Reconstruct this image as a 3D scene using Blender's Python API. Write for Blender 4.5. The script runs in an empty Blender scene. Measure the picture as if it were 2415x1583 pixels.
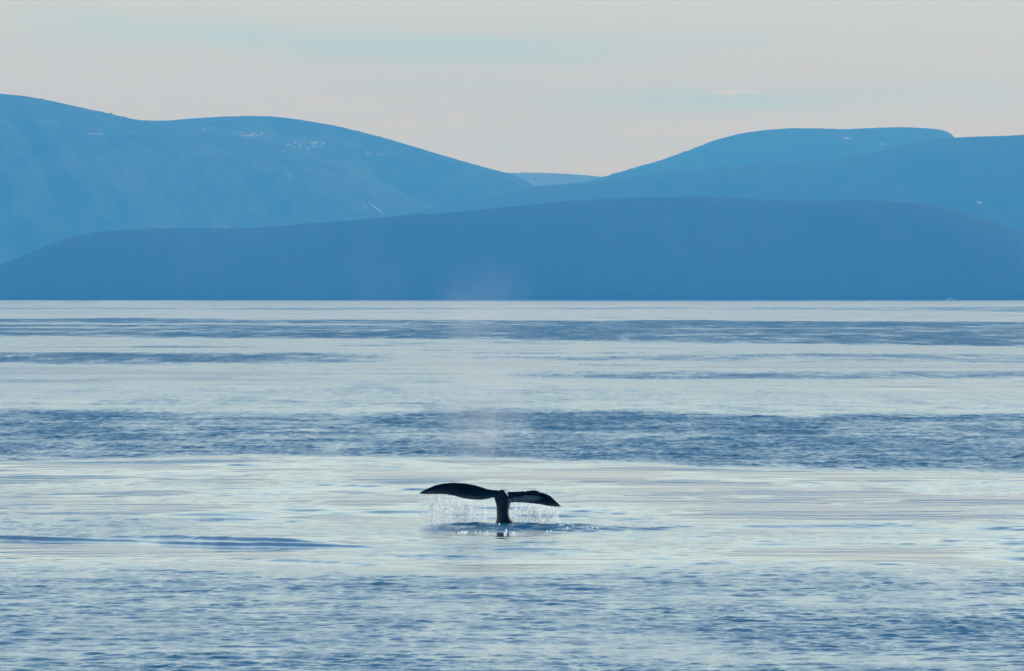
import bpy, bmesh, math, random
import numpy as np
from mathutils import Vector, noise as mnoise

random.seed(7)
RNG = np.random.default_rng(7)
R = math.radians
scene = bpy.context.scene
COL = scene.collection

# ------------------------------------------------------------------ camera, light, exposure
CAM_H = 7.2                       # deck of a small boat
FPX = 20466.0                     # focal length in photograph pixels (200 mm on a 23.6 mm sensor)
EYE_Y = 696.0                     # photograph row of the eye level
CX = 1207.5

cam_data = bpy.data.cameras.new("camera")
cam_data.lens = 200.0
cam_data.sensor_width = 23.6
cam_data.clip_start = 1.0
cam_data.clip_end = 120000.0
cam = bpy.data.objects.new("camera", cam_data)
cam.location = (0, 0, CAM_H)
cam.rotation_euler = (R(90.0) - math.atan((791.5 - EYE_Y) / FPX), 0, 0)
COL.objects.link(cam)
scene.camera = cam

SUN_EL, SUN_AZ = 40.0, 50.0       # ahead of the camera and a little to the right
sun_data = bpy.data.lights.new("sun", 'SUN')
sun_data.energy = 3.5
sun_data.angle = R(0.53)
sun_data.color = (1.0, 0.95, 0.88)
sun = bpy.data.objects.new("sun", sun_data)
sd = Vector((math.sin(R(SUN_AZ)) * math.cos(R(SUN_EL)), math.cos(R(SUN_AZ)) * math.cos(R(SUN_EL)), math.sin(R(SUN_EL))))
sun.rotation_euler = (-sd).to_track_quat('-Z', 'Y').to_euler()
sun.location = (0, 0, 100)
COL.objects.link(sun)

scene.view_settings.view_transform = 'Standard'
scene.view_settings.look = 'None'
scene.view_settings.exposure = 0.0
scene.view_settings.gamma = 1.0
scene.view_settings.use_curve_mapping = False
scene.cycles.use_denoising = True
scene.cycles.volume_bounces = 1
scene.cycles.max_bounces = 8
scene.cycles.transparent_max_bounces = 16
scene.cycles.sample_clamp_indirect = 4.0
scene.cycles.sample_clamp_direct = 0.0


class NT:
    """small helper round a node tree"""
    def __init__(self, tree):
        self.t = tree
        self.t.nodes.clear()

    def n(self, kind, **kw):
        nd = self.t.nodes.new(kind)
        for k, v in kw.items():
            setattr(nd, k, v)
        return nd

    def link(self, a, b):
        self.t.links.new(a, b)

    def put(self, sock, v):
        if isinstance(v, bpy.types.NodeSocket):
            self.t.links.new(v, sock)
        else:
            sock.default_value = v

    def math(self, op, a, b=0.0, c=0.0, clamp=False):
        nd = self.n('ShaderNodeMath', operation=op, use_clamp=clamp)
        self.put(nd.inputs[0], a)
        self.put(nd.inputs[1], b)
        if op in ('MULTIPLY_ADD', 'SMOOTH_MIN', 'COMPARE'):
            self.put(nd.inputs[2], c)
        return nd.outputs[0]

    def mix(self, f, a, b):
        nd = self.n('ShaderNodeMix', data_type='RGBA')
        self.put(nd.inputs[0], f)
        self.put(nd.inputs[6], a)
        self.put(nd.inputs[7], b)
        return nd.outputs[2]

    def noise(self, vec, scale, detail=2.0, rough=0.5, dist=0.0, dims='3D'):
        nd = self.n('ShaderNodeTexNoise', noise_dimensions=dims)
        self.put(nd.inputs['Vector'], vec)
        nd.inputs['Scale'].default_value = scale
        nd.inputs['Detail'].default_value = detail
        nd.inputs['Roughness'].default_value = rough
        nd.inputs['Distortion'].default_value = dist
        return nd.outputs[0]

    def scaled(self, vec, s, loc=(0, 0, 0)):
        nd = self.n('ShaderNodeMapping')
        self.put(nd.inputs['Vector'], vec)
        nd.inputs['Scale'].default_value = s
        nd.inputs['Location'].default_value = loc
        return nd.outputs[0]

    def ramp(self, f, a, b):
        nd = self.n('ShaderNodeMapRange', interpolation_type='SMOOTHSTEP')
        self.put(nd.inputs[0], f)
        nd.inputs[1].default_value = a
        nd.inputs[2].default_value = b
        return nd.outputs[0]


# ------------------------------------------------------------------ sky
world = bpy.data.worlds.new("World")
scene.world = world
world.use_nodes = True
w = NT(world.node_tree)
out = w.n('ShaderNodeOutputWorld')
bg = w.n('ShaderNodeBackground')
bg.inputs['Strength'].default_value = 0.15
w.link(bg.outputs[0], out.inputs[0])
sky = w.n('ShaderNodeTexSky', sky_type='NISHITA')
sky.sun_disc = False
sky.sun_elevation = R(SUN_EL)
sky.sun_rotation = R(SUN_AZ)
sky.altitude = 10.0
sky.air_density = 0.6
sky.dust_density = 0.0
sky.ozone_density = 2.0
tc = w.n('ShaderNodeTexCoord')
sep = w.n('ShaderNodeSeparateXYZ')
w.link(tc.outputs['Generated'], sep.inputs[0])
dx, dy, dz = sep.outputs
az = w.math('MULTIPLY', w.math('ARCTAN2', dx, dy), 180 / math.pi)
el = w.math('MULTIPLY', w.math('ARCSINE', dz), 180 / math.pi)
# a high veil that covers the low sky and thins out overhead
veil = w.math('SUBTRACT', 1.0, w.math('MULTIPLY', w.ramp(dz, 0.06, 0.30), 0.95))
comb = w.n('ShaderNodeCombineXYZ')
w.link(az, comb.inputs[0])
w.link(el, comb.inputs[1])
streak_n = w.noise(w.scaled(comb.outputs[0], (0.75, 7.0, 1.0), (3.1, 0.4, 0)), 1.0, 6.0, 0.62, 0.6)
wob = w.math('MULTIPLY', w.math('SUBTRACT', w.noise(w.scaled(comb.outputs[0], (1.2, 9.0, 1.0)), 1.0, 3.0), 0.5), 0.10)
elw = w.math('ADD', el, wob)


def d_az(px): return math.degrees(math.atan((px - CX) / FPX))
def d_el(py): return math.degrees(math.atan((EYE_Y - py) / FPX))


# breaks in the veil where pale blue shows (photograph px centre, half sizes, depth)
GAPS = [(1130, 118, 430, 34, 0.95), (900, 112, 260, 26, 0.45), (480, 80, 330, 26, 0.75), (240, 48, 160, 24, 0.5),
        (1560, 240, 330, 34, 0.85), (1900, 232, 330, 26, 0.6), (2230, 205, 240, 16, 0.45), (1020, 195, 260, 18, 0.45),
        (1700, 98, 220, 14, 0.35), (1220, 345, 240, 36, 0.35), (560, 172, 180, 10, 0.2), (2360, 245, 120, 20, 0.3)]
gap = None
for (px, py, rx, ry, s) in GAPS:
    u = w.math('MULTIPLY', w.math('SUBTRACT', az, d_az(px)), 1.0 / (rx / FPX * 180 / math.pi))
    v = w.math('MULTIPLY', w.math('SUBTRACT', elw, d_el(py)), 1.0 / (ry / FPX * 180 / math.pi))
    q = w.math('ADD', w.math('MULTIPLY', u, u), w.math('MULTIPLY', v, v))
    g = w.math('MULTIPLY', w.math('EXPONENT', w.math('MULTIPLY', q, -1.0)), s)
    gap = g if gap is None else w.math('ADD', gap, g)
gap = w.math('MULTIPLY', gap, w.math('ADD', w.math('MULTIPLY', streak_n, 1.3), 0.35))
gap = w.math('ADD', gap, w.math('MULTIPLY', w.ramp(streak_n, 0.45, 0.75), 0.18))
gap = w.math('MINIMUM', gap, 1.0)
# brightening of the veil round the sun
vd = w.n('ShaderNodeVectorMath', operation='DOT_PRODUCT')
w.link(tc.outputs['Generated'], vd.inputs[0])
vd.inputs[1].default_value = sd
cs = w.math('MULTIPLY_ADD', vd.outputs['Value'], 0.5, 0.5)
glow = w.math('ADD', w.math('MULTIPLY', w.math('POWER', cs, 1.6), 0.75), 0.36)
vm = w.n('ShaderNodeVectorMath', operation='SCALE')
w.link(w.mix(w.ramp(dz, 0.020, 0.060), (4.7, 5.65, 4.7, 1), (4.4, 5.8, 6.2, 1)), vm.inputs[0])
glow = w.math('MULTIPLY', glow, w.math('ADD', 1.0, w.math('MULTIPLY', w.ramp(dz, 0.024, 0.075), 0.62)))
w.link(glow, vm.inputs['Scale'])
blue_low = w.mix(0.9, sky.outputs[0], (2.6, 4.6, 5.8, 1))
clear = w.mix(w.ramp(dz, 0.02, 0.15), blue_low, sky.outputs[0])
skyc = w.mix(w.math('MULTIPLY', veil, w.math('SUBTRACT', 1.0, w.math('MULTIPLY', gap, 0.75))), clear, vm.outputs[0])
# one small bright cloud over the right-hand plateau
puff = None
for (px, py, rx, ry, s) in [(1706, 217, 34, 7, 0.42), (1752, 213, 34, 5, 0.36), (1800, 219, 50, 5, 0.15), (1828, 196, 18, 6, 0.22)]:
    u = w.math('MULTIPLY', w.math('SUBTRACT', az, d_az(px)), 1.0 / (rx / FPX * 180 / math.pi))
    v = w.math('MULTIPLY', w.math('SUBTRACT', elw, d_el(py)), 1.0 / (ry / FPX * 180 / math.pi))
    q = w.math('ADD', w.math('MULTIPLY', u, u), w.math('MULTIPLY', v, v))
    g = w.math('MULTIPLY', w.math('EXPONENT', w.math('MULTIPLY', q, -1.0)), s)
    puff = g if puff is None else w.math('ADD', puff, g)
skyc = w.mix(puff, skyc, (5.4, 5.9, 5.9, 1))
w.link(skyc, bg.inputs['Color'])


# ------------------------------------------------------------------ mesh helpers
def grid_mesh(name, X, Y, Z, attrs=None, smooth=True):
    """one mesh from a rows x cols height grid"""
    nr, nc = X.shape
    me = bpy.data.meshes.new(name)
    me.vertices.add(nr * nc)
    co = np.stack([X.ravel(), Y.ravel(), Z.ravel()], 1).astype(np.float32)
    me.vertices.foreach_set("co", co.ravel())
    i = np.arange(nr * nc, dtype=np.int32).reshape(nr, nc)
    f = np.stack([i[:-1, :-1], i[:-1, 1:], i[1:, 1:], i[1:, :-1]], -1).reshape(-1, 4)
    nf = len(f)
    me.loops.add(nf * 4)
    me.loops.foreach_set("vertex_index", f.ravel())
    me.polygons.add(nf)
    me.polygons.foreach_set("loop_start", np.arange(0, nf * 4, 4, dtype=np.int32))
    me.polygons.foreach_set("use_smooth", np.ones(nf, dtype=bool) if smooth else np.zeros(nf, dtype=bool))
    me.update(calc_edges=True)
    for k, v in (attrs or {}).items():
        a = me.attributes.new(k, 'FLOAT', 'POINT')
        a.data.foreach_set("value", v.ravel().astype(np.float32))
    return me


def add_obj(name, me, mat=None, parent=None, **props):
    o = bpy.data.objects.new(name, me)
    COL.objects.link(o)
    if mat:
        me.materials.append(mat)
    if parent:
        o.parent = parent
    for k, v in props.items():
        o[k] = v
    return o


def fbm1(x, seed, octs=5, gain=0.55):
    """cheap smooth 1-D / n-D value noise made of sines"""
    r = np.random.default_rng(seed)
    s = np.zeros_like(x)
    amp = 1.0
    fr = 1.0
    for _ in range(octs):
        for _k in range(3):
            s += amp * np.sin(x * fr * r.uniform(0.75, 1.35) + r.uniform(0, 6.28)) / 3
        amp *= gain
        fr *= 2.03
    return s


def vnoise2(u, v, seed):
    """2-D value noise on arrays, 0..1"""
    r = np.random.default_rng(seed)
    tab = r.random((256, 256)).astype(np.float32)
    iu = np.floor(u).astype(np.int64)
    iv = np.floor(v).astype(np.int64)
    fu = (u - iu)
    fv = (v - iv)
    fu = fu * fu * (3 - 2 * fu)
    fv = fv * fv * (3 - 2 * fv)
    a = tab[iu & 255, iv & 255]
    b = tab[(iu + 1) & 255, iv & 255]
    c = tab[iu & 255, (iv + 1) & 255]
    d = tab[(iu + 1) & 255, (iv + 1) & 255]
    return (a * (1 - fu) + b * fu) * (1 - fv) + (c * (1 - fu) + d * fu) * fv


def fbm2(u, v, seed, octs=4, gain=0.5):
    s = 0.0
    t = 0.0
    a = 1.0
    for k in range(octs):
        s = s + a * vnoise2(u * 2 ** k + 17.3 * k, v * 2 ** k + 5.1 * k, seed + k)
        t += a
        a *= gain
    return s / t


def sstep(a, b, x):
    t = np.clip((x - a) / (b - a), 0, 1)
    return t * t * (3 - 2 * t)


# ------------------------------------------------------------------ water
def dist_of(py):
    return CAM_H * FPX / (py - EYE_Y)


WHALE_D = dist_of(1237.0)                      # where the tail stock leaves the water
PPM = FPX / WHALE_D                            # photograph px per metre there
WHALE_X = (1187.0 - CX) / PPM

rows = []
d = 150.0
while d < 600.0:
    rows.append(d)
    d += 0.115 * (d / 150.0) ** 0.6
while d < 13500.0:
    rows.append(d)
    d += max(0.33, d * d * 2.6e-6)
pre = [-650.0, -300.0, -100.0, 0.0, 60.0, 100.0, 125.0, 140.0, 146.0]
YR = np.array(pre + rows)
NCORE = 440
a_core = np.linspace(-0.074, 0.074, NCORE)
t_out = np.array([0.03, 0.12, 0.35, 1.0])
XEDGE = 3900.0
Dm = np.maximum(YR, 150.0)
core = Dm[:, None] * a_core[None, :]
edge = 0.074 * Dm[:, None]
right = edge + t_out[None, :] * (XEDGE - edge)
XW = np.concatenate([-right[:, ::-1], core, right], 1)
YW = np.repeat(YR[:, None], XW.shape[1], 1)
DD = np.maximum(YW, 150.0)
AN = XW / DD                                   # tangent of the bearing
PXC = CX + np.clip(AN, -0.1, 0.1) * FPX        # the bearing in photograph px, for laying out the wind lanes
PYC = EYE_Y + CAM_H * FPX / DD
ss = np.clip(PXC / 2415.0, -0.3, 1.3)


ALL_SS, ALL_PY, ALL_PX = ss, PYC, PXC


def lane(top, bot, soft_t, soft_b, strength, x0=None, x1=None, seed=0, wob=3.0, rows_=slice(None)):
    ss, PYC, PXC = ALL_SS[rows_], ALL_PY[rows_], ALL_PX[rows_]
    """a lane of wind-ruffled water; top/bot are 3 heights (left, middle, right)"""
    def curve(c):
        return np.interp(ss, np.linspace(0, 1, len(c)), c)
    w1 = wob * fbm1(ss * 9.0 + seed, seed + 40, 5)
    w2 = wob * fbm1(ss * 9.0 + seed, seed + 80, 5)
    m = sstep(-soft_t, soft_t, PYC - curve(top) - w1) * (1 - sstep(-soft_b, soft_b, PYC - curve(bot) - w2))
    if x0 is not None:
        m = m * sstep(x0[0], x0[1], PXC)
    if x1 is not None:
        m = m * (1 - sstep(x1[0], x1[1], PXC))
    return m * strength


M = np.zeros_like(XW)


def add(m, rows_=slice(None)):
    M[rows_] = np.maximum(M[rows_], m)


add(lane([725, 725, 725, 723], [731, 731, 730, 737], 2, 3, 0.45, seed=1, wob=1.2))
add(lane([742, 742, 742], [744, 744, 745], 1.5, 2, 0.3, (900, 1300), seed=2, wob=1.0))
add(lane([752, 752, 756, 758, 757], [795, 796, 800, 812, 817], 3, 6, 0.85, seed=3, wob=2.0))
add(lane([818, 816, 815], [822, 820, 820], 2, 3, 0.35, None, (600, 900), seed=4, wob=1.5))
add(lane([832, 831, 838], [858, 857, 850], 5, 8, 0.70, None, (650, 1100), seed=5, wob=2.0))
add(lane([842, 838, 834], [848, 848, 857], 4, 5, 0.5, (900, 1300), seed=6, wob=2.5))
add(lane([876, 876, 874, 876], [893, 892, 893, 895], 8, 6, 0.6, (1000, 1400), seed=7, wob=2.5))
add(lane([905, 905, 925], [985, 985, 985], 16, 10, 0.36, seed=8, wob=6.0))
add(lane([866, 868, 870], [874, 874, 876], 3, 3, 0.26, (150, 500), (900, 1200), seed=14, wob=2.5))
add(lane([812, 809, 806], [815, 812, 810], 2, 3, 0.28, (500, 800), (1500, 2000), seed=15, wob=2.0))
add(lane([745, 747, 747], [747, 749, 750], 1.5, 2, 0.22, None, (700, 1000), seed=16, wob=1.0))
add(lane([898, 900, 900], [903, 905, 906], 3, 4, 0.30, (1100, 1500), seed=17, wob=2.5))
add(lane([966, 974, 968, 978, 968], [1090, 1074, 1080, 1108, 1116], 13, 9, 0.93, seed=9, wob=4.0))
add(lane([1218, 1218, 1225], [1272, 1268, 1262], 8, 8, 0.42, None, (420, 640), seed=10, wob=4.0))
add(lane([1225, 1222, 1228], [1272, 1270, 1268], 8, 8, 0.18, seed=10, wob=4.0))
add(lane([1345, 1350, 1340], [2000, 2000, 2000], 30, 8, 0.56, seed=11, wob=8.0))
add(lane([1425, 1420, 1418], [1560, 1550, 1545], 26, 34, 0.76, (1300, 1800), seed=12, wob=8.0))
add(lane([1540, 1550, 1560], [2000, 2000, 2000], 14, 8, 0.72, seed=13, wob=6.0))

# short stray cat's-paws between the lanes
rl = np.random.default_rng(77)
for k in range(46):
    yy = EYE_Y + 14 + 255 * rl.random() ** 1.3
    xc, hw = rl.uniform(-100, 2500), rl.uniform(90, 420)
    th = (yy - EYE_Y) * rl.uniform(0.012, 0.035)
    tilt = rl.normal(0, 0.012) * (yy - EYE_Y)
    near = np.nonzero(np.abs(PYC[:, 0] - yy) < 5 * th + 2 * abs(tilt) + 3)[0]
    if len(near) < 2:
        continue
    sl = slice(near[0], near[-1] + 1)
    add(lane([yy - tilt, yy + tilt], [yy - tilt + th, yy + tilt + th], th * 0.8, th * 0.8, rl.uniform(0.16, 0.48),
             (xc - hw * 1.5, xc - hw * 0.4), (xc + hw * 0.4, xc + hw * 1.5), seed=100 + k, wob=th * 0.7, rows_=sl), sl)


def cut(ys, x0, x1, wd, k):
    """a narrow slick running through a lane"""
    global M
    yc = np.interp(ss, np.linspace(0, 1, len(ys)), ys) + 0.8 * fbm1(ss * 11.0, int(ys[0]), 4)
    m = np.exp(-((PYC - yc) / wd) ** 2) * sstep(x0 - 150, x0 + 150, PXC) * (1 - sstep(x1 - 200, x1 + 200, PXC))
    M = M * (1 - k * m)


cut([763, 765, 765, 768], -300, 1000, 2.0, 0.75)
cut([772, 775, 778, 780], -300, 420, 2.0, 0.65)
cut([781, 783, 784, 786], -300, 520, 1.8, 0.4)
cut([770, 772, 774, 774, 775], 1450, 2150, 1.6, 0.4)
cut([787, 787, 787, 789, 790], 1500, 2300, 1.5, 0.25)
cut([1003, 1004, 1010], 100, 700, 3.0, 0.35)
cut([1020, 1012, 1020, 1030, 1026], 1350, 2200, 4.0, 0.3)

# patchiness of the lanes in world metres: streaks long across the line of sight
lx = XW / np.clip(DD * 0.022, 3.0, 200.0)
p1 = fbm2(XW / (0.020 * DD + 3.0) + 400, 9000.0 / DD + 30, 11, 4)
p2 = fbm2(XW / (0.0035 * DD + 0.6) + 700, 42000.0 / DD + 70, 21, 3)
streak = sstep(0.36, 0.66, p1)
fine = sstep(0.30, 0.70, p2)
BASE = 0.02 + 0.25 * sstep(0.52, 0.74, p1) * sstep(0.35, 0.65, p2)
M = np.clip(M * (0.70 + 0.27 * streak + 0.35 * (fine - 0.5)), 0, 1.15)
M = np.maximum(M, BASE * (1 - 0.45 * sstep(600.0, 1500.0, DD)))
# the tail's wash
gx, gy = XW - WHALE_X, YW - WHALE_D
wash = np.exp(-((gx - 0.2) / 2.3) ** 4 - ((gy + 3.5) / 5.2) ** 4)
wash = np.maximum(wash, 0.14 * np.exp(-((gx - 0.2) / 3.4) ** 4 - ((gy + 14) / 16.0) ** 4))
wash_r = np.exp(-((gx - 3.8) / 2.4) ** 2 - ((gy + 4.5) / 3.0) ** 2)


def waves(n, lam0, lam1, slope, spread, seed, head=0.0, octave=False):
    """sum of n sine trains with the given rms slope; crests lie mostly across the line of sight"""
    r = np.random.default_rng(seed)
    z = np.zeros(XW.shape, dtype=np.float32)
    x = XW.astype(np.float32)
    y = YW.astype(np.float32)
    for _ in range(n):
        lam = math.exp(r.uniform(math.log(lam0), math.log(lam1)))
        th = r.normal(head, spread)
        k = 2 * math.pi / lam
        a = slope * math.sqrt(2.0 / n) / k
        # shorter than the sheet's own spacing: fade out and leave it to the roughness
        res = np.gradient(YR)
        f = np.clip((lam / np.maximum(res, 1e-3) - 2.2) / 2.0, 0, 1).astype(np.float32)[:, None]
        z += (a * f) * np.sin(x * np.float32(k * math.sin(th)) + y * np.float32(k * math.cos(th)) + np.float32(r.uniform(0, 6.28)))
    return z


def group(sx, sy, seed, lo=0.35, hi=0.7):
    return sstep(lo, hi, fbm2(XW / sx + 300, YW / sy + 90, seed, 3)).astype(np.float32)


Z = waves(14, 14.0, 45.0, 0.0045, 0.45, 1)
Z += waves(30, 2.0, 6.5, 0.016, 0.55, 2) * (0.25 + 2.2 * group(8, 16, 5, 0.45, 0.75) ** 1.5)
Z += waves(34, 0.6, 2.0, 0.021, 0.80, 3) * (0.25 + 2.0 * group(4, 8, 6, 0.45, 0.75))
Z += waves(48, 0.36, 1.05, 0.20, 0.75, 4) * (M * (0.75 + 0.4 * group(1.6, 4, 8))).astype(np.float32)
Z += waves(16, 1.3, 2.8, 0.035, 0.5, 9) * M.astype(np.float32)
# a small smooth footprint in front of the tail stock
calm = (1 - 0.92 * np.exp(-((gx - 0.1) / 0.9) ** 4 - ((gy + 12.0) / 3.0) ** 4)).astype(np.float32)
Z *= calm
M = M * calm
# wash round the tail stock
Z += waves(20, 0.5, 1.6, 0.22, 0.55, 12) * (calm * (wash * 1.15 + wash_r * 0.75)).astype(np.float32)
Z += (0.085 * np.exp(-((gx - 0.05) / 1.75) ** 4 - ((gy + 0.75) / 0.62) ** 2)).astype(np.float32)
Z += (0.030 * np.exp(-((gx - 0.9) / 2.2) ** 4 - ((gy + 4.6) / 0.7) ** 2)).astype(np.float32)


# long smooth wake ridges left of the tail: (photograph px along the crest), height, half width
def ridge(pts, h, wd, x_soft=60):
    xs = np.array([p[0] for p in pts], float)
    ys = np.array([p[1] for p in pts], float)
    yc = np.interp(PXC, xs, ys) + 1.1 * fbm1(PXC / 55.0, int(xs[0]) + 1000, 4)
    dc = CAM_H * FPX / (yc - EYE_Y)
    env = (0.9 + 0.22 * fbm1(PXC / 90.0, int(xs[-1]) + 2000, 3)) * sstep(xs[0], xs[0] + x_soft * 2, PXC) * (1 - sstep(xs[-1] - x_soft * 4, xs[-1], PXC))
    return (h * env * np.exp(-((YW - dc) / wd) ** 2)).astype(np.float32)


Z += ridge([(-200, 1268), (0, 1272), (250, 1277), (520, 1287), (760, 1291), (1010, 1292)], 0.125, 0.60)
Z += ridge([(180, 1269), (420, 1271), (640, 1279), (900, 1287)], 0.13, 0.75)
Z += ridge([(540, 1322), (700, 1323), (860, 1332), (1060, 1338)], 0.085, 0.8)
Z += ridge([(1690, 1284), (1800, 1287), (1960, 1286), (2080, 1287)], 0.08, 0.7)
Z += ridge([(560, 1232), (640, 1230), (700, 1228), (800, 1229)], 0.06, 0.5, 30)
Z += ridge([(1290, 1245), (1340, 1247), (1420, 1254), (1540, 1253)], 0.025, 0.45, 30)
Z += ridge([(980, 1243), (1040, 1238), (1160, 1240), (1200, 1241)], 0.05, 0.5, 20)
# the finest chop: uneven little facets at the sheet's own spacing
J = RNG.normal(0, 1, XW.shape).astype(np.float32)
J[:, 1:-1] = 0.5 * J[:, 1:-1] + 0.25 * (J[:, 2:] + J[:, :-2])
Z += J * (M * 6.0e-5 * np.clip(DD, 150, 700) * (0.6 + 0.7 * group(1.2, 5, 31))).astype(np.float32)
Z += 0.004 * J * calm * np.clip(wash, 0, 1).astype(np.float32)
Z *= np.clip((YW - 100.0) / 50.0, 0, 1).astype(np.float32)
Z[:, :4] = 0
Z[:, -4:] = 0

RIP = np.clip(M + calm * (0.5 * wash + 0.3 * wash_r), 0, 1.2)
# slopes too short for the sheet out here are handed to the material as roughness
LOD = sstep(260.0, 1100.0, DD)


def water_mat():
    m = bpy.data.materials.new("sea_water")
    m.use_nodes = True
    t = NT(m.node_tree)
    o = t.n('ShaderNodeOutputMaterial')
    p = t.n('ShaderNodeBsdfPrincipled')
    t.link(p.outputs[0], o.inputs[0])
    p.inputs['Base Color'].default_value = (0.003, 0.105, 0.200, 1)
    p.inputs['IOR'].default_value = 1.333
    at = t.n('ShaderNodeAttribute', attribute_name='ripple')
    ge = t.n('ShaderNodeNewGeometry')
    pos = ge.outputs['Position']
    n1 = t.noise(t.scaled(pos, (1.6, 0.10, 1)), 1.0, 3.0, 0.6)
    n2 = t.noise(t.scaled(pos, (0.35, 0.012, 1)), 1.0, 3.0, 0.6)
    n3 = t.noise(t.scaled(pos, (4.5, 0.9, 1)), 1.0, 2.0, 0.6)
    n4 = t.noise(t.scaled(pos, (0.14, 0.012, 1)), 1.0, 4.0, 0.75)
    fa0 = t.n('ShaderNodeAttribute', attribute_name='far').outputs['Fac']
    n1 = t.math('ADD', n1, t.math('MULTIPLY', t.math('MULTIPLY', t.math('SUBTRACT', n4, 0.5), 1.8), fa0))
    var = t.math('ADD', t.math('MULTIPLY', n1, 0.9), t.math('ADD', t.math('MULTIPLY', n2, 0.7), t.math('MULTIPLY', n3, 0.5)))
    rip = t.math('MULTIPLY', at.outputs['Fac'], t.math('ADD', t.math('MULTIPLY', t.math('SUBTRACT', var, 1.05), 2.0), 1.0))
    rip = t.math('MAXIMUM', rip, 0.0)
    fa = t.n('ShaderNodeAttribute', attribute_name='far').outputs['Fac']
    slope = t.math('ADD', 0.20, t.math('MULTIPLY', fa, 0.24))
    rough = t.math('ADD', t.math('ADD', 0.05, t.math('MULTIPLY', fa, 0.07)), t.math('MULTIPLY', rip, slope), clamp=True)
    t.link(rough, p.inputs['Roughness'])
    # capillary ripples
    b1 = t.noise(t.scaled(pos, (3.2, 4.2, 1)), 1.0, 3.0, 0.6)
    bp = t.n('ShaderNodeBump')
    bp.inputs['Filter Width'].default_value = 0.02
    bp.inputs['Distance'].default_value = 0.10
    t.link(b1, bp.inputs['Height'])
    t.link(t.math('MULTIPLY', rip, 0.55, clamp=True), bp.inputs['Strength'])
    t.link(bp.outputs[0], p.inputs['Normal'])
    return m


water = add_obj("sea_water", grid_mesh("sea_water", XW, YW, Z, {"ripple": RIP, "far": LOD}), water_mat(), kind='structure',
                label="calm blue sea with pale slicks and darker wind-ruffled lanes")


# ------------------------------------------------------------------ hills
def hill_mat(name, dark, light, rock_scale, snow=0.0, snow_boxes=()):
    m = bpy.data.materials.new(name)
    m.use_nodes = True
    t = NT(m.node_tree)
    o = t.n('ShaderNodeOutputMaterial')
    p = t.n('ShaderNodeBsdfPrincipled')
    t.link(p.outputs[0], o.inputs[0])
    p.inputs['Roughness'].default_value = 0.95
    p.inputs['Specular IOR Level'].default_value = 0.1
    ge = t.n('ShaderNodeNewGeometry')
    pos = ge.outputs['Position']
    n = t.noise(t.scaled(pos, (1, 0.14, 0.6)), rock_scale, 7.0, 0.72)
    big = t.noise(t.scaled(pos, (1, 0.3, 1.0)), rock_scale * 0.12, 3.0, 0.6)
    mot = t.noise(t.scaled(pos, (1, 0.14, 0.5)), 0.22, 3.0, 0.7)
    sx = t.n('ShaderNodeSeparateXYZ')
    t.link(pos, sx.inputs[0])
    # gullies run down the fall line, a little aslant
    gx_ = t.n('ShaderNodeCombineXYZ')
    t.link(t.math('ADD', sx.outputs[0], t.math('MULTIPLY', sx.outputs[1], 0.16)), gx_.inputs[0])
    t.link(t.math('MULTIPLY', sx.outputs[1], 0.012), gx_.inputs[1])
    gul = t.noise(gx_.outputs[0], rock_scale * 1.6, 4.0, 0.6)
    n = t.math('ADD', t.math('ADD', t.math('MULTIPLY', t.math('ADD', t.math('MULTIPLY', n, 0.45), t.math('MULTIPLY', mot, 0.55)), 0.62), t.math('MULTIPLY', big, 0.20)), t.math('MULTIPLY', gul, 0.18))
    col = t.mix(t.ramp(n, 0.43, 0.62), dark + (1,), light + (1,))
    if snow > 0:
        at = t.n('ShaderNodeAttribute', attribute_name='snow')
        sn = t.noise(t.scaled(pos, (1, 0.10, 1.4)), 0.11, 4.0, 0.7)
        f = t.ramp(t.math('ADD', sn, t.math('MULTIPLY', t.math('SUBTRACT', at.outputs['Fac'], 1.0), 0.36)), 0.45, 0.62)
        col = t.mix(t.math('MULTIPLY', f, snow), col, (0.45, 0.50, 0.53, 1))
    t.link(col, p.inputs['Base Color'])
    return m


HILLS = {}


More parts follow.
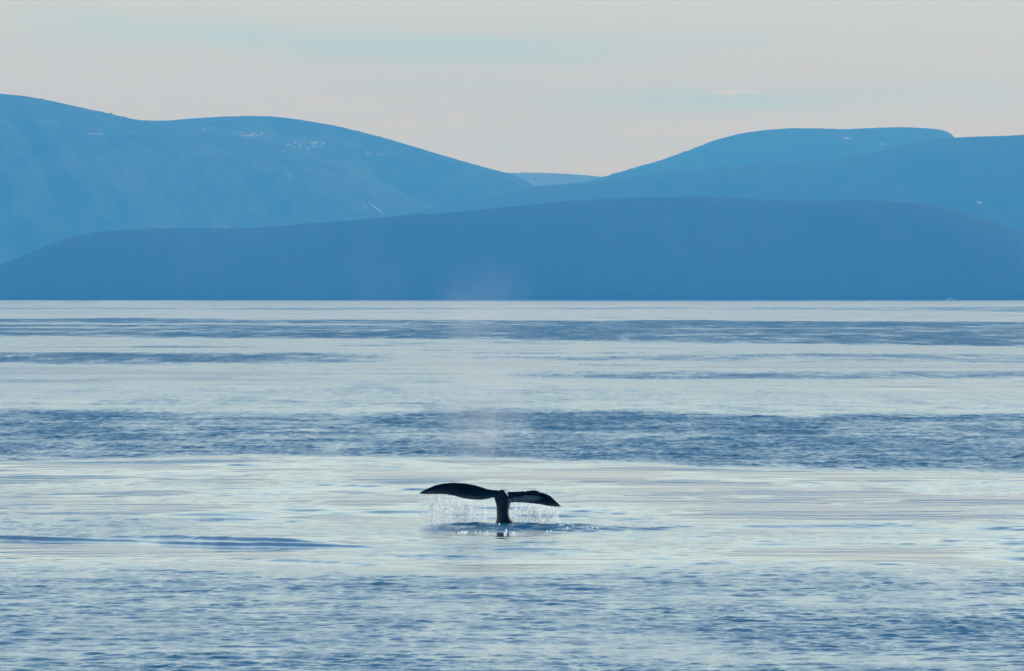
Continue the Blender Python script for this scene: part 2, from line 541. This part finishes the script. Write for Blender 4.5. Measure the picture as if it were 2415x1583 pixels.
def make_hill(name, crest, dist, front, depth, mat, label, gully=0.03, seed=0, snow_px=(), fringe=2.0, power=0.8, smooth_n=41):
    """crest: photograph px of the skyline; dist: metres to the crest; front: metres the slope runs towards us"""
    pts = np.array(crest, float)
    x = np.linspace(pts[0, 0], pts[-1, 0], int((pts[-1, 0] - pts[0, 0]) / 2.0) + 2)
    # smooth monotone-ish curve through the skyline points
    yy = np.interp(x, pts[:, 0], pts[:, 1])
    ker = np.hanning(smooth_n)
    hk = smooth_n // 2
    ker /= ker.sum()
    ypad = np.concatenate([np.full(hk, yy[0]) + (yy[0] - yy[1]) * np.arange(hk, 0, -1), yy, np.full(hk, yy[-1]) + (yy[-1] - yy[-2]) * np.arange(1, hk + 1)])
    ys = np.convolve(ypad, ker, 'valid')
    r = np.random.default_rng(seed)
    bump_env = 0.55 + 0.45 * (0.5 + 0.5 * np.clip(fbm1(x / 40.0, seed + 5, 3) * 1.5, -1, 1))
    rough_px = 1.5 * fringe * bump_env * (0.75 * fbm1(x / 1.7, seed + 3, 3, 0.7) + 0.6 * fbm1(x / 5.0, seed + 4, 3)) + fringe * 0.5 * (r.random(len(x)) - 0.5)
    bear = (x - CX) / FPX
    zc = CAM_H + (EYE_Y - ys) / FPX * dist
    zc = np.maximum(zc, 1.0)
    tf = np.linspace(0, 1, 90)
    tb = np.linspace(0, 1, 14)[1:]
    T = np.concatenate([tf, 1 + tb])
    Yg = np.where(T <= 1, dist - front * (1 - T), dist + depth * (T - 1))
    X = bear[None, :] * dist + 0 * T[:, None]
    Y = np.repeat(Yg[:, None], len(x), 1)
    prof = np.where(T <= 1, np.sin(np.clip(T, 0, 1) * math.pi / 2) ** power, np.cos(np.clip(T - 1, 0, 1) * math.pi / 2))
    Zg = prof[:, None] * zc[None, :]
    Zg = Zg - np.exp(-((T - 1) / 0.03) ** 2)[:, None] * (rough_px / FPX * dist)[None, :]
    gn = fbm2(X / 260.0 + 50, Y / 700.0 + 20, seed + 9, 4) - 0.5
    fade = np.clip((1 - T), 0, 1) * np.clip(T * 6, 0, 1)
    Zg = Zg * (1 + gully * 8 * gn * fade[:, None])
    Zg[0] = -1.0
    Zg[-1] = -1.0
    PX = CX + X / Y * FPX
    PY = EYE_Y - (Zg - CAM_H) / Y * FPX
    snow = np.zeros_like(X)
    for (px, py, rx, ry, s) in snow_px:
        snow = np.maximum(snow, s * np.exp(-((PX - px) / rx) ** 2 - ((PY - py) / ry) ** 2))
    o = add_obj(name, grid_mesh(name, X, Y, Zg, {"snow": snow}), mat, kind='structure', label=label)
    HILLS[name] = (o, X, Y, Zg, PX, PY)
    return o


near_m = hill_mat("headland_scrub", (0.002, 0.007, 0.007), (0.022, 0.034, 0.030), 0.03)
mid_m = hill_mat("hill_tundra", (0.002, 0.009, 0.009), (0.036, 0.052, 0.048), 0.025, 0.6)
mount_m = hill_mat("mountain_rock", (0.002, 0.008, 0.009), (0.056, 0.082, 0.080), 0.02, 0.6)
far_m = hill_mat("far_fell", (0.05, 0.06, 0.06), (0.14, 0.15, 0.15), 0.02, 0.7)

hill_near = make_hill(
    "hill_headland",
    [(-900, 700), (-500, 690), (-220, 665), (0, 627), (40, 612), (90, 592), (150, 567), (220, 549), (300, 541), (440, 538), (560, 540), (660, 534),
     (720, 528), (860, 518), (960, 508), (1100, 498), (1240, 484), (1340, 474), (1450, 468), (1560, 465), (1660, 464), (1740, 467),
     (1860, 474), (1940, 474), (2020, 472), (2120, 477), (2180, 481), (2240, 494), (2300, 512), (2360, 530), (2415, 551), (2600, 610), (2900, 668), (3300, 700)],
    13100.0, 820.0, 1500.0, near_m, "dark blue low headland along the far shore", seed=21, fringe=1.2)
hill_mid = make_hill(
    "hill_ridge",
    [(700, 560), (900, 520), (1000, 497), (1080, 480), (1160, 465), (1266, 441), (1330, 436), (1400, 431), (1500, 416), (1600, 404), (1700, 394), (1800, 385), (1920, 376), (2010, 369),
     (2080, 357), (2140, 341), (2200, 330), (2235, 328), (2330, 324), (2415, 321), (2700, 312), (3000, 330), (3400, 420)],
    18000.0, 2300.0, 1800.0, mid_m, "blue hill ridge rising to the right behind the headland", seed=33,
    snow_px=[(2308, 478, 10, 4, 1.0)], fringe=1.6)
hill_left = make_hill(
    "hill_left_slope",
    [(-900, 150), (-500, 170), (-250, 190), (0, 224), (60, 231), (120, 241), (200, 256), (280, 274), (345, 289), (400, 299), (460, 308), (520, 317), (600, 331), (680, 347),
     (760, 370), (840, 398), (920, 432), (1000, 470), (1100, 520), (1300, 610), (1500, 670)],
    19300.0, 2900.0, 1600.0, mount_m, "broad blue mountain slope falling from the left edge", seed=45,
    snow_px=[(250, 314, 120, 8, 0.85), (20, 280, 40, 8, 0.7), (100, 245, 160, 14, 0.55), (420, 322, 120, 16, 0.75), (560, 352, 120, 16, 0.7), (640, 380, 120, 14, 0.5)],
    fringe=2.0, gully=0.05)
hill_round = make_hill(
    "hill_rounded_ridge",
    [(-300, 420), (0, 360), (200, 312), (300, 294), (345, 288), (400, 288.5), (460, 284), (520, 279), (600, 277), (660, 279),
     (720, 286), (800, 299), (900, 325), (1000, 355), (1080, 379), (1160, 401), (1205, 412), (1230, 421), (1265, 441), (1330, 490), (1450, 570), (1700, 660)],
    20800.0, 3300.0, 1900.0, mount_m, "rounded blue ridge with snow speckles behind the left slope", seed=46,
    snow_px=[(600, 318, 130, 20, 1.0), (480, 305, 130, 16, 0.85), (720, 340, 130, 26, 0.95), (880, 362, 110, 20, 0.85), (1180, 425, 50, 12, 0.7), (1210, 450, 20, 4, 0.7), (800, 390, 150, 20, 0.55)],
    fringe=2.2, gully=0.045)
hill_plateau = make_hill(
    "hill_plateau",
    [(1100, 560), (1250, 480), (1350, 440), (1410, 421), (1480, 401), (1560, 378), (1620, 357), (1680, 334), (1740, 318), (1800, 309), (1860, 304), (1930, 304), (1990, 306), (2060, 303),
     (2120, 302), (2170, 304), (2208, 308), (2219, 312), (2225, 319), (2230, 329), (2245, 360), (2300, 420), (2500, 520), (2800, 640)],
    22400.0, 3000.0, 1500.0, mid_m, "blue flat topped hill with a steep right end", seed=57,
    snow_px=[(1992, 326, 14, 3, 1.0), (2082, 340, 8, 3, 1.0), (2060, 345, 60, 14, 0.55)], fringe=2.0, smooth_n=13)
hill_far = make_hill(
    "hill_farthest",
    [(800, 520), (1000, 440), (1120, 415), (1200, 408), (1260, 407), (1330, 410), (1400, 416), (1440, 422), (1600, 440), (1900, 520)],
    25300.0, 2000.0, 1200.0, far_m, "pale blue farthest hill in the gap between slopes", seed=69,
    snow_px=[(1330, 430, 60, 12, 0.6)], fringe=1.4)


def snow_mat():
    m = bpy.data.materials.new("old_snow")
    m.use_nodes = True
    t = NT(m.node_tree)
    o = t.n('ShaderNodeOutputMaterial')
    p = t.n('ShaderNodeBsdfPrincipled')
    t.link(p.outputs[0], o.inputs[0])
    p.inputs['Roughness'].default_value = 0.8
    ge = t.n('ShaderNodeNewGeometry')
    n = t.noise(ge.outputs['Position'], 0.08, 4.0)
    t.link(t.mix(n, (0.08, 0.10, 0.11, 1), (0.30, 0.35, 0.37, 1)), p.inputs['Base Color'])
    return m


SNOW = snow_mat()


def snow_patch(hill, outline, lift=2.5):
    """a patch of old snow lying on a hill: outline in photograph px, draped on the hill's front slope"""
    o, X, Y, Zg, PX, PY = HILLS[hill]
    col_px = PX[45]
    vs = []
    for (px, py) in outline:
        # follow the front slope column to the height that is seen at this row
        k = 60
        for _ in range(5):
            j = int(np.argmin(np.abs(PX[k] - px)))
            rr = PY[:90, j]
            k = int(np.argmin(np.abs(rr[1:] - py))) + 1
            k = min(max(k, 1), 88)
        k2 = k + 1 if rr[k] > py else k - 1
        f = (py - rr[k]) / (rr[k2] - rr[k] + 1e-9)
        Yp = Y[k, j] + (Y[k2, j] - Y[k, j]) * min(max(f, 0), 1)
        vs.append(Vector(((px - CX) / FPX * Yp, Yp - lift, CAM_H + (EYE_Y - py) / FPX * Yp)))
    bm = bmesh.new()
    bv = [bm.verts.new(v) for v in vs]
    bm.faces.new(bv)
    ext = bmesh.ops.extrude_face_region(bm, geom=bm.faces[:])
    for v in [g for g in ext['geom'] if isinstance(g, bmesh.types.BMVert)]:
        v.co.y += 6.0
        v.co.z -= 2.0
    bmesh.ops.recalc_face_normals(bm, faces=bm.faces[:])
    me = bpy.data.meshes.new("snow_patch")
    bm.to_mesh(me)
    bm.free()
    return add_obj("snow_patch", me, SNOW, o)


snow_patch("hill_left_slope", [(145, 256), (158, 254), (176, 260), (172, 262), (156, 259)])
snow_patch("hill_left_slope", [(206, 316), (218, 314), (242, 314), (236, 317), (212, 318)])
snow_patch("hill_left_slope", [(677, 411), (680, 410), (687, 417), (685, 418)])
snow_patch("hill_left_slope", [(868, 476), (880, 484), (904, 502), (902, 503), (878, 485.5)])
snow_patch("hill_left_slope", [(857, 482), (861, 484), (867, 491), (864, 491)])
snow_patch("hill_rounded_ridge", [(587, 317), (597, 315), (608, 314), (606, 318), (594, 320)])
snow_patch("hill_rounded_ridge", [(560, 317), (570, 318), (582, 319), (582, 321), (570, 320)])
snow_patch("hill_plateau", [(1986, 325), (1996, 324), (2008, 328), (2000, 329)])
snow_patch("hill_plateau", [(2074, 340), (2082, 338), (2088, 340), (2082, 342)])
snow_patch("hill_ridge", [(2300, 477), (2310, 475), (2318, 478), (2310, 481)])


# ------------------------------------------------------------------ the whale's tail
def whale_mat():
    m = bpy.data.materials.new("wet_whale_skin")
    m.use_nodes = True
    t = NT(m.node_tree)
    o = t.n('ShaderNodeOutputMaterial')
    p = t.n('ShaderNodeBsdfPrincipled')
    t.link(p.outputs[0], o.inputs[0])
    tcn = t.n('ShaderNodeTexCoord')
    pos = tcn.outputs['Object']
    sp = t.n('ShaderNodeSeparateXYZ')
    t.link(pos, sp.inputs[0])
    n = t.noise(pos, 6.0, 4.0, 0.6)
    col = t.mix(n, (0.0015, 0.0017, 0.002, 1), (0.004, 0.0045, 0.005, 1))
    n2 = t.noise(t.scaled(pos, (1.0, 1.0, 2.0)), 5.0, 4.0, 0.6)

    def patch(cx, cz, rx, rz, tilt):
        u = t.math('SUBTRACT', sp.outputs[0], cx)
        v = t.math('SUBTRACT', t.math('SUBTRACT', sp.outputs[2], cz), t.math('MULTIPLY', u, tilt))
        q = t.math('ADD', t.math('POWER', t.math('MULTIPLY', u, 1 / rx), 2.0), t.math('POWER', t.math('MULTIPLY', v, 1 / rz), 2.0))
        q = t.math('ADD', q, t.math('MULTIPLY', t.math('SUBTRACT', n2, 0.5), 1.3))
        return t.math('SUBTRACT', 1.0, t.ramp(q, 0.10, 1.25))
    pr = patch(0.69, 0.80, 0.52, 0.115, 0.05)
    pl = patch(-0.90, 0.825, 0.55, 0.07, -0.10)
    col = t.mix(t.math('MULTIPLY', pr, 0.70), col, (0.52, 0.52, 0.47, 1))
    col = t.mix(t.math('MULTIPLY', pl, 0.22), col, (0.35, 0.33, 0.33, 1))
    t.link(col, p.inputs['Base Color'])
    p.inputs['Roughness'].default_value = 0.16
    p.inputs['IOR'].default_value = 1.33
    p.inputs['Specular IOR Level'].default_value = 0.4
    bp = t.n('ShaderNodeBump')
    bp.inputs['Strength'].default_value = 0.22
    bp.inputs['Distance'].default_value = 0.02
    t.link(t.noise(pos, 16.0, 4.0, 0.65), bp.inputs['Height'])
    t.link(bp.outputs[0], p.inputs['Normal'])
    return m


def px2(px, py):
    return ((px - 1187.0) / PPM, (1237.0 - py) / PPM)


LT = [(983, 1166.5), (990, 1162), (1001.5, 1155.5), (1023.9, 1145.4), (1044, 1140.3), (1067.6, 1138.3), (1094.5, 1139.7), (1119.7, 1144), (1139.8, 1150.4), (1153.3, 1154.6), (1168, 1156), (1187, 1157)]
LB = [(983, 1170), (992, 1170.3), (1003.7, 1169.8), (1027.2, 1168), (1052.4, 1168), (1074.3, 1172.3), (1091, 1177.3), (1111.3, 1180.3), (1133, 1180.7), (1148.2, 1179), (1160, 1174.8), (1170, 1177), (1187, 1182)]
RT = [(1187, 1158), (1205.4, 1160.2), (1228.9, 1159.2), (1245.7, 1157.5), (1259.2, 1156.3), (1270.9, 1158), (1284.4, 1163), (1297.8, 1169.7), (1309.6, 1180.7), (1321.5, 1192.4), (1326, 1197.3)]
RB = [(1187, 1184), (1203, 1187), (1208.7, 1186.6), (1217, 1186.6), (1237.3, 1187.4), (1262.5, 1190), (1287.7, 1194.6), (1302.9, 1198.3), (1318.3, 1200.9), (1326, 1200.2)]


def add_fluke(bm, top, bot, tip_px, root_px):
    """one fluke: wing sections from root to tip; leading edge on top, trailing edge hanging away from us"""
    NS, NR = 44, 16
    tx, tz = np.array([px2(*q) for q in top]).T
    bx, bz = np.array([px2(*q) for q in bot]).T
    x0, x1 = px2(root_px, 0)[0], px2(tip_px, 0)[0]
    rings = []
    for k in range(NS):
        u = k / (NS - 1)
        x = x0 + (x1 - x0) * (1 - (1 - u) ** 1.35)
        zt, zb = np.interp(x, tx, tz), np.interp(x, bx, bz)
        chord = max(zt - zb, 0.05 - 0.01 * u)
        th = (0.105 * (1 - u) ** 1.2 + 0.022) * min(1.0, chord / 0.18)
        th = max(th, 0.020)
        sweep = 0.30 * u ** 1.5                       # tips trail back
        ring = []
        for j in range(NR):
            a = 2 * math.pi * j / NR
            c = 0.5 - 0.5 * math.cos(a)              # 0 leading .. 1 trailing
            prof = math.sin(a) * (0.95 - 0.55 * c)    # rounded nose, thin trailing edge
            z = zt - chord * c
            camber = 0.06 * math.sin(math.pi * c)
            y = 0.05 + sweep + c * (0.28 + 0.5 * chord) - camber - th * prof
            ring.append(bm.verts.new((x, y, z)))
        rings.append(ring)
    for k in range(NS - 1):
        for j in range(NR):
            bm.faces.new((rings[k][j], rings[k][(j + 1) % NR], rings[k + 1][(j + 1) % NR], rings[k + 1][j]))
    bm.faces.new(rings[0])
    bm.faces.new(list(reversed(rings[-1])))


def add_stock(bm):
    """the tail stock: narrow from the side we see, deep along the line of sight, with a keel"""
    # (row, left px, right px, half depth towards/away, depth centre)
    S = [(1154.8, 1182, 1191, 0.06, 0.02), (1157.0, 1177, 1195, 0.11, 0.02), (1162, 1172, 1199, 0.16, 0.02), (1170, 1168, 1203, 0.20, 0.03),
         (1178, 1166.2, 1205.5, 0.23, 0.03), (1184, 1168.2, 1205.8, 0.25, 0.03), (1190, 1170, 1204, 0.27, 0.03), (1197, 1170.8, 1201.6, 0.29, 0.03), (1206, 1171.2, 1200.4, 0.32, 0.03), (1217, 1171.3, 1201.8, 0.36, 0.03),
         (1225, 1170.8, 1205, 0.41, 0.04), (1231, 1169, 1212, 0.47, 0.06), (1235.5, 1166.5, 1224, 0.58, 0.10), (1240, 1160, 1240, 0.75, 0.16),
         (1248, 1145, 1256, 0.95, 0.25), (1262, 1140, 1262, 1.1, 0.3)]
    NR = 28
    rings = []
    for (py, pl, pr, hd, yc) in S:
        xl, z = px2(pl, py)
        xr, _ = px2(pr, py)
        cx, hw = (xl + xr) / 2, (xr - xl) / 2
        ring = []
        for j in range(NR):
            a = 2 * math.pi * j / NR
            ca, sa = math.cos(a), math.sin(a)
            # keel towards us leaning right of the middle
            e = 0.85
            kx = cx + hw * math.copysign(abs(ca) ** e, ca) 
            ky = yc + hd * math.copysign(abs(sa) ** 1.35, sa)
            if sa < 0:
                kx += 0.34 * hw * (abs(sa) ** 3)
            ring.append(bm.verts.new((kx, ky, z)))
        rings.append(ring)
    for k in range(len(rings) - 1):
        for j in range(NR):
            bm.faces.new((rings[k][j], rings[k][(j + 1) % NR], rings[k + 1][(j + 1) % NR], rings[k + 1][j]))
    bm.faces.new(rings[0])
    bm.faces.new(list(reversed(rings[-1])))


def build_whale():
    bm = bmesh.new()
    add_fluke(bm, LT, LB, 979.5, 1187)
    add_fluke(bm, RT, RB, 1328.0, 1187)
    add_stock(bm)
    bmesh.ops.recalc_face_normals(bm, faces=bm.faces[:])
    me = bpy.data.meshes.new("whale_raw")
    bm.to_mesh(me)
    bm.free()
    tmp = bpy.data.objects.new("whale_raw", me)
    COL.objects.link(tmp)
    rm = tmp.modifiers.new("remesh", 'REMESH')
    rm.mode = 'VOXEL'
    rm.voxel_size = 0.014
    sm = tmp.modifiers.new("smooth", 'SMOOTH')
    sm.factor = 0.5
    sm.iterations = 5
    dg = bpy.context.evaluated_depsgraph_get()
    final = bpy.data.meshes.new_from_object(tmp.evaluated_get(dg))
    final.name = "whale"
    bpy.data.objects.remove(tmp)
    bpy.data.meshes.remove(me)
    final.polygons.foreach_set("use_smooth", np.ones(len(final.polygons), dtype=bool))
    final.materials.clear()
    o = add_obj("whale", final, whale_mat(), category="whale",
                label="black whale tail raised out of the sea, both flukes drooping and dripping")
    o.location = (WHALE_X, WHALE_D, 0)
    return o


whale = build_whale()


# ------------------------------------------------------------------ falling drops and splashes
def drop_mat():
    m = bpy.data.materials.new("falling_drops")
    m.use_nodes = True
    t = NT(m.node_tree)
    o = t.n('ShaderNodeOutputMaterial')
    df = t.n('ShaderNodeBsdfTranslucent')
    df.inputs[0].default_value = (0.93, 0.95, 0.96, 1)
    gl = t.n('ShaderNodeBsdfGlossy')
    gl.inputs['Roughness'].default_value = 0.55
    gl.inputs['Color'].default_value = (0.97, 0.98, 0.98, 1)
    m2 = t.n('ShaderNodeMixShader')
    m2.inputs[0].default_value = 0.25
    t.link(df.outputs[0], m2.inputs[1])
    t.link(gl.outputs[0], m2.inputs[2])
    t.link(m2.outputs[0], o.inputs[0])
    return m


DROP = drop_mat()
OCT_V = np.array([(1, 0, 0), (0, 0, 1.2), (-1, 0, 0), (0, 0, -1.2), (0, -0.8, 0), (0, 0, -1.2)], float)   # bellied films of water
OCT_F = np.array([(0, 1, 4), (1, 2, 4), (2, 3, 4), (3, 0, 4)])


def drops_mesh(name, P, W, H):
    """many small elongated water drops as one mesh"""
    n = len(P)
    r = np.random.default_rng(n)
    a = r.normal(-0.65, 0.5, n)
    ca, sa = np.cos(a)[:, None], np.sin(a)[:, None]
    L = OCT_V[None] * np.stack([W * r.uniform(0.7, 1.2, n), W, H], 1)[:, None, :]
    tl = r.normal(0.5, 0.4, (n, 1))
    L = np.stack([L[..., 0] * ca - L[..., 1] * sa, L[..., 0] * sa + L[..., 1] * ca, L[..., 2]], -1)
    L = np.stack([L[..., 0], L[..., 1] - L[..., 2] * tl, L[..., 2] + L[..., 1] * tl], -1)
    V = P[:, None, :] + L
    F = (OCT_F[None] + 6 * np.arange(n)[:, None, None]).reshape(-1, 3)
    me = bpy.data.meshes.new(name)
    me.from_pydata(V.reshape(-1, 3).tolist(), [], F.tolist())
    return me


def curtain(bot, x0, x1, n, seed, label, dens):
    r = np.random.default_rng(seed)
    bx, bz = np.array([px2(*q) for q in bot]).T
    P, W, H = [], [], []
    xa, xb = px2(x0, 0)[0], px2(x1, 0)[0]
    # the water leaves the edge in separate strings
    strings = np.sort(r.uniform(xa, xb, int(n / 27)))
    for sx in strings:
        top = np.interp(sx, bx, bz)
        u = (sx - xa) / (xb - xa)
        if r.random() > 0.88 * dens(u):
            continue
        k = r.integers(8, 52)
        st = r.uniform(0.3, 1.0)
        yb = 0.80 + r.uniform(-0.12, 0.20)
        lean = r.normal(0, 0.04)
        for _ in range(k):
            f = r.random() ** 0.85
            z = top * (1 - f) + 0.02
            spread = 0.005 + 0.032 * f
            P.append((sx + lean * f + r.normal(0, spread), yb + r.normal(0, 0.05), z + r.normal(0, 0.01)))
            big = r.random()
            wd = (0.0042 + 0.0105 * big ** 4) * (0.7 + 0.5 * st)
            W.append(wd)
            H.append(wd * r.uniform(1.6, 3.6) * (1.2 - 0.4 * f))
    me = drops_mesh("water_drops", np.array(P), np.array(W), np.array(H))
    o = add_obj("water_drops", me, DROP, kind='stuff', category="water drops", label=label)
    o.location = (WHALE_X, WHALE_D, 0)
    return o


curtain(LB, 989, 1152, 5200, 3, "curtain of falling water drops under the long left fluke",
        lambda u: 0.95 if u < 0.75 else 0.95 - 2.4 * (u - 0.75))
curtain(RB, 1206, 1318, 3800, 4, "curtain of falling water drops under the short right fluke",
        lambda u: 0.95 if u < 0.85 else 0.7)


def splashes():
    r = np.random.default_rng(8)
    spots = [(1324, 1239, 6, 9), (1329, 1240, 4, 5), (1340, 1245, 3, 2), (1352, 1241, 3, 2), (1374, 1246, 2, 1), (1386, 1246, 2, 2), (1397, 1245, 2, 2),
             (1411, 1245, 1, 1), (1486, 1254, 2, 2), (1066, 1260, 5, 4), (1083, 1257, 5, 6), (1090, 1255, 4, 6), (1097, 1256, 5, 8), (1101, 1254, 3, 4),
             (1068, 1258, 3, 2), (1124, 1254, 4, 2), (1136, 1254, 5, 2), (1150, 1255, 4, 3), (1178, 1237, 1.5, 5), (1195, 1251, 2, 3), (1192, 1258, 4, 6), (1213, 1256, 3, 4),
             (1301, 1271, 1.5, 2), (1290, 1252, 6, 3), (1300, 1253, 5, 3), (1136, 1236, 2, 1), (1240, 1235, 2, 1),
             (621, 1229, 1.5, 3), (613, 1232, 1.5, 2), (671, 1229, 1.5, 3), (684, 1226, 1.5, 3), (711, 1228, 1.2, 2), (1030, 1237, 3, 2)]
    # water beads added on top of the tail to stand for its sun glints
    P, W, H = [], [], []
    for (x0, y0, x1, y1, n, yd) in [(1144, 1149.5, 1149, 1152.5, 7, -0.02), (1188.5, 1156, 1197, 1165, 16, -0.16), (1197, 1165, 1201, 1192, 5, -0.20), (1265, 1156.5, 1287, 1163.5, 26, 0.12), (1213, 1178.5, 1217, 1176, 3, 0.02), (1226, 1158, 1258, 1156, 5, 0.08)]:
        for _ in range(n):
            f = r.random()
            qx, qz = px2(x0 + (x1 - x0) * f + r.normal(0, 0.5), y0 + (y1 - y0) * f + r.normal(0, 0.7))
            P.append((WHALE_X + qx, WHALE_D + yd, qz))
            s = r.uniform(0.010, 0.026)
            W.append(s)
            H.append(s * r.uniform(0.9, 1.4))
    for (px, py, sp, n) in spots:
        for _ in range(int(n)):
            qx = px + r.normal(0, sp * 0.5)
            qy = py + r.normal(0, 0.8)
            D = dist_of(qy + 3.0) - 0.1
            P.append(((qx - CX) / FPX * D, D, CAM_H - (qy - EYE_Y) / FPX * D))
            s = r.uniform(0.014, 0.030)
            W.append(s)
            H.append(s * r.uniform(1.0, 1.9))
    me = drops_mesh("splash_drops", np.array(P), np.array(W), np.array(H))
    add_obj("splash_drops", me, DROP, kind='stuff', category="splash", label="sparkling splash drops scattered on the dark water round the tail, with glint beads added on its top")


splashes()

# a far splash of surf under the headland at the right
sp = drops_mesh("surf", np.array([((2241.5 - CX) / FPX * 12150, 12150, 2.0), ((2250 - CX) / FPX * 12150, 12152, 1.0), ((2234 - CX) / FPX * 12150, 12152, 0.8)]),
                np.array([1.0, 1.6, 1.4]), np.array([2.2, 0.9, 0.8]))
add_obj("surf", sp, DROP, kind='stuff', category="surf", label="tiny white burst of surf on the far shore at the right")


# ------------------------------------------------------------------ air
def volume_obj(name, lo, hi, label, build):
    bm = bmesh.new()
    bmesh.ops.create_cube(bm, size=1.0)
    for v in bm.verts:
        v.co = Vector([lo[i] + (v.co[i] + 0.5) * (hi[i] - lo[i]) for i in range(3)])
    me = bpy.data.meshes.new(name)
    bm.to_mesh(me)
    bm.free()
    m = bpy.data.materials.new(name)
    m.use_nodes = True
    t = NT(m.node_tree)
    o = t.n('ShaderNodeOutputMaterial')
    v = t.n('ShaderNodeVolumePrincipled')
    t.link(v.outputs[0], o.inputs['Volume'])
    build(t, v)
    return add_obj(name, me, m, kind='stuff', label=label)


def haze_build(t, v):
    v.inputs['Color'].default_value = (0.045, 0.345, 0.85, 1)
    v.inputs['Absorption Color'].default_value = (1, 1, 1, 1)
    v.inputs['Density'].default_value = 1.09e-4
    v.inputs['Anisotropy'].default_value = 0.0


volume_obj("haze", (-4200, -700, -3.0), (4200, 26600, 640.0), "blue haze over the sea and the far hills", haze_build)


def mist_build(cx, cy, rx, ry, z0, z1, dens, seed):
    def build(t, v):
        v.inputs['Color'].default_value = (0.92, 0.97, 1.0, 1)
        v.inputs['Absorption Color'].default_value = (1, 1, 1, 1)
        v.inputs['Anisotropy'].default_value = 0.3
        ge = t.n('ShaderNodeNewGeometry')
        sp_ = t.n('ShaderNodeSeparateXYZ')
        t.link(ge.outputs['Position'], sp_.inputs[0])
        u = t.math('MULTIPLY', t.math('SUBTRACT', sp_.outputs[0], cx), 1.0 / rx)
        q = t.math('MULTIPLY', t.math('SUBTRACT', sp_.outputs[1], cy), 1.0 / ry)
        r2 = t.math('ADD', t.math('MULTIPLY', u, u), t.math('MULTIPLY', q, q))
        rad = t.math('SUBTRACT', 1.0, t.ramp(r2, 0.0, 1.0))
        zf = t.math('MULTIPLY', t.ramp(sp_.outputs[2], z0, z0 + 0.25 * (z1 - z0)), t.math('SUBTRACT', 1.0, t.ramp(sp_.outputs[2], z0 + 0.25 * (z1 - z0), z1)))
        n = t.noise(t.scaled(ge.outputs['Position'], (0.8, 0.8, 0.33), (seed, 0, 0)), 1.0, 4.0, 0.6, 0.8)
        f = t.math('MULTIPLY', t.math('MULTIPLY', rad, zf), t.ramp(n, 0.32, 0.75))
        t.link(t.math('MULTIPLY', f, dens), v.inputs['Density'])
    return build


for (px, rx, z0, z1, dens, seed, lab) in [
        (1140, 1.9, 1.0, 8.8, 0.46, 3.0, "faint white mist of the whale's blow hanging above its tail"),
        (890, 1.3, 6.0, 9.6, 0.055, 9.0, "thin wisp of mist left of the blow against the headland")]:
    cx = (px - CX) / PPM
    cy = WHALE_D + 6.0
    volume_obj("mist", (cx - rx, cy - rx, z0), (cx + rx, cy + rx, z1), lab, mist_build(cx, cy, rx, rx, z0, z1, dens, seed))
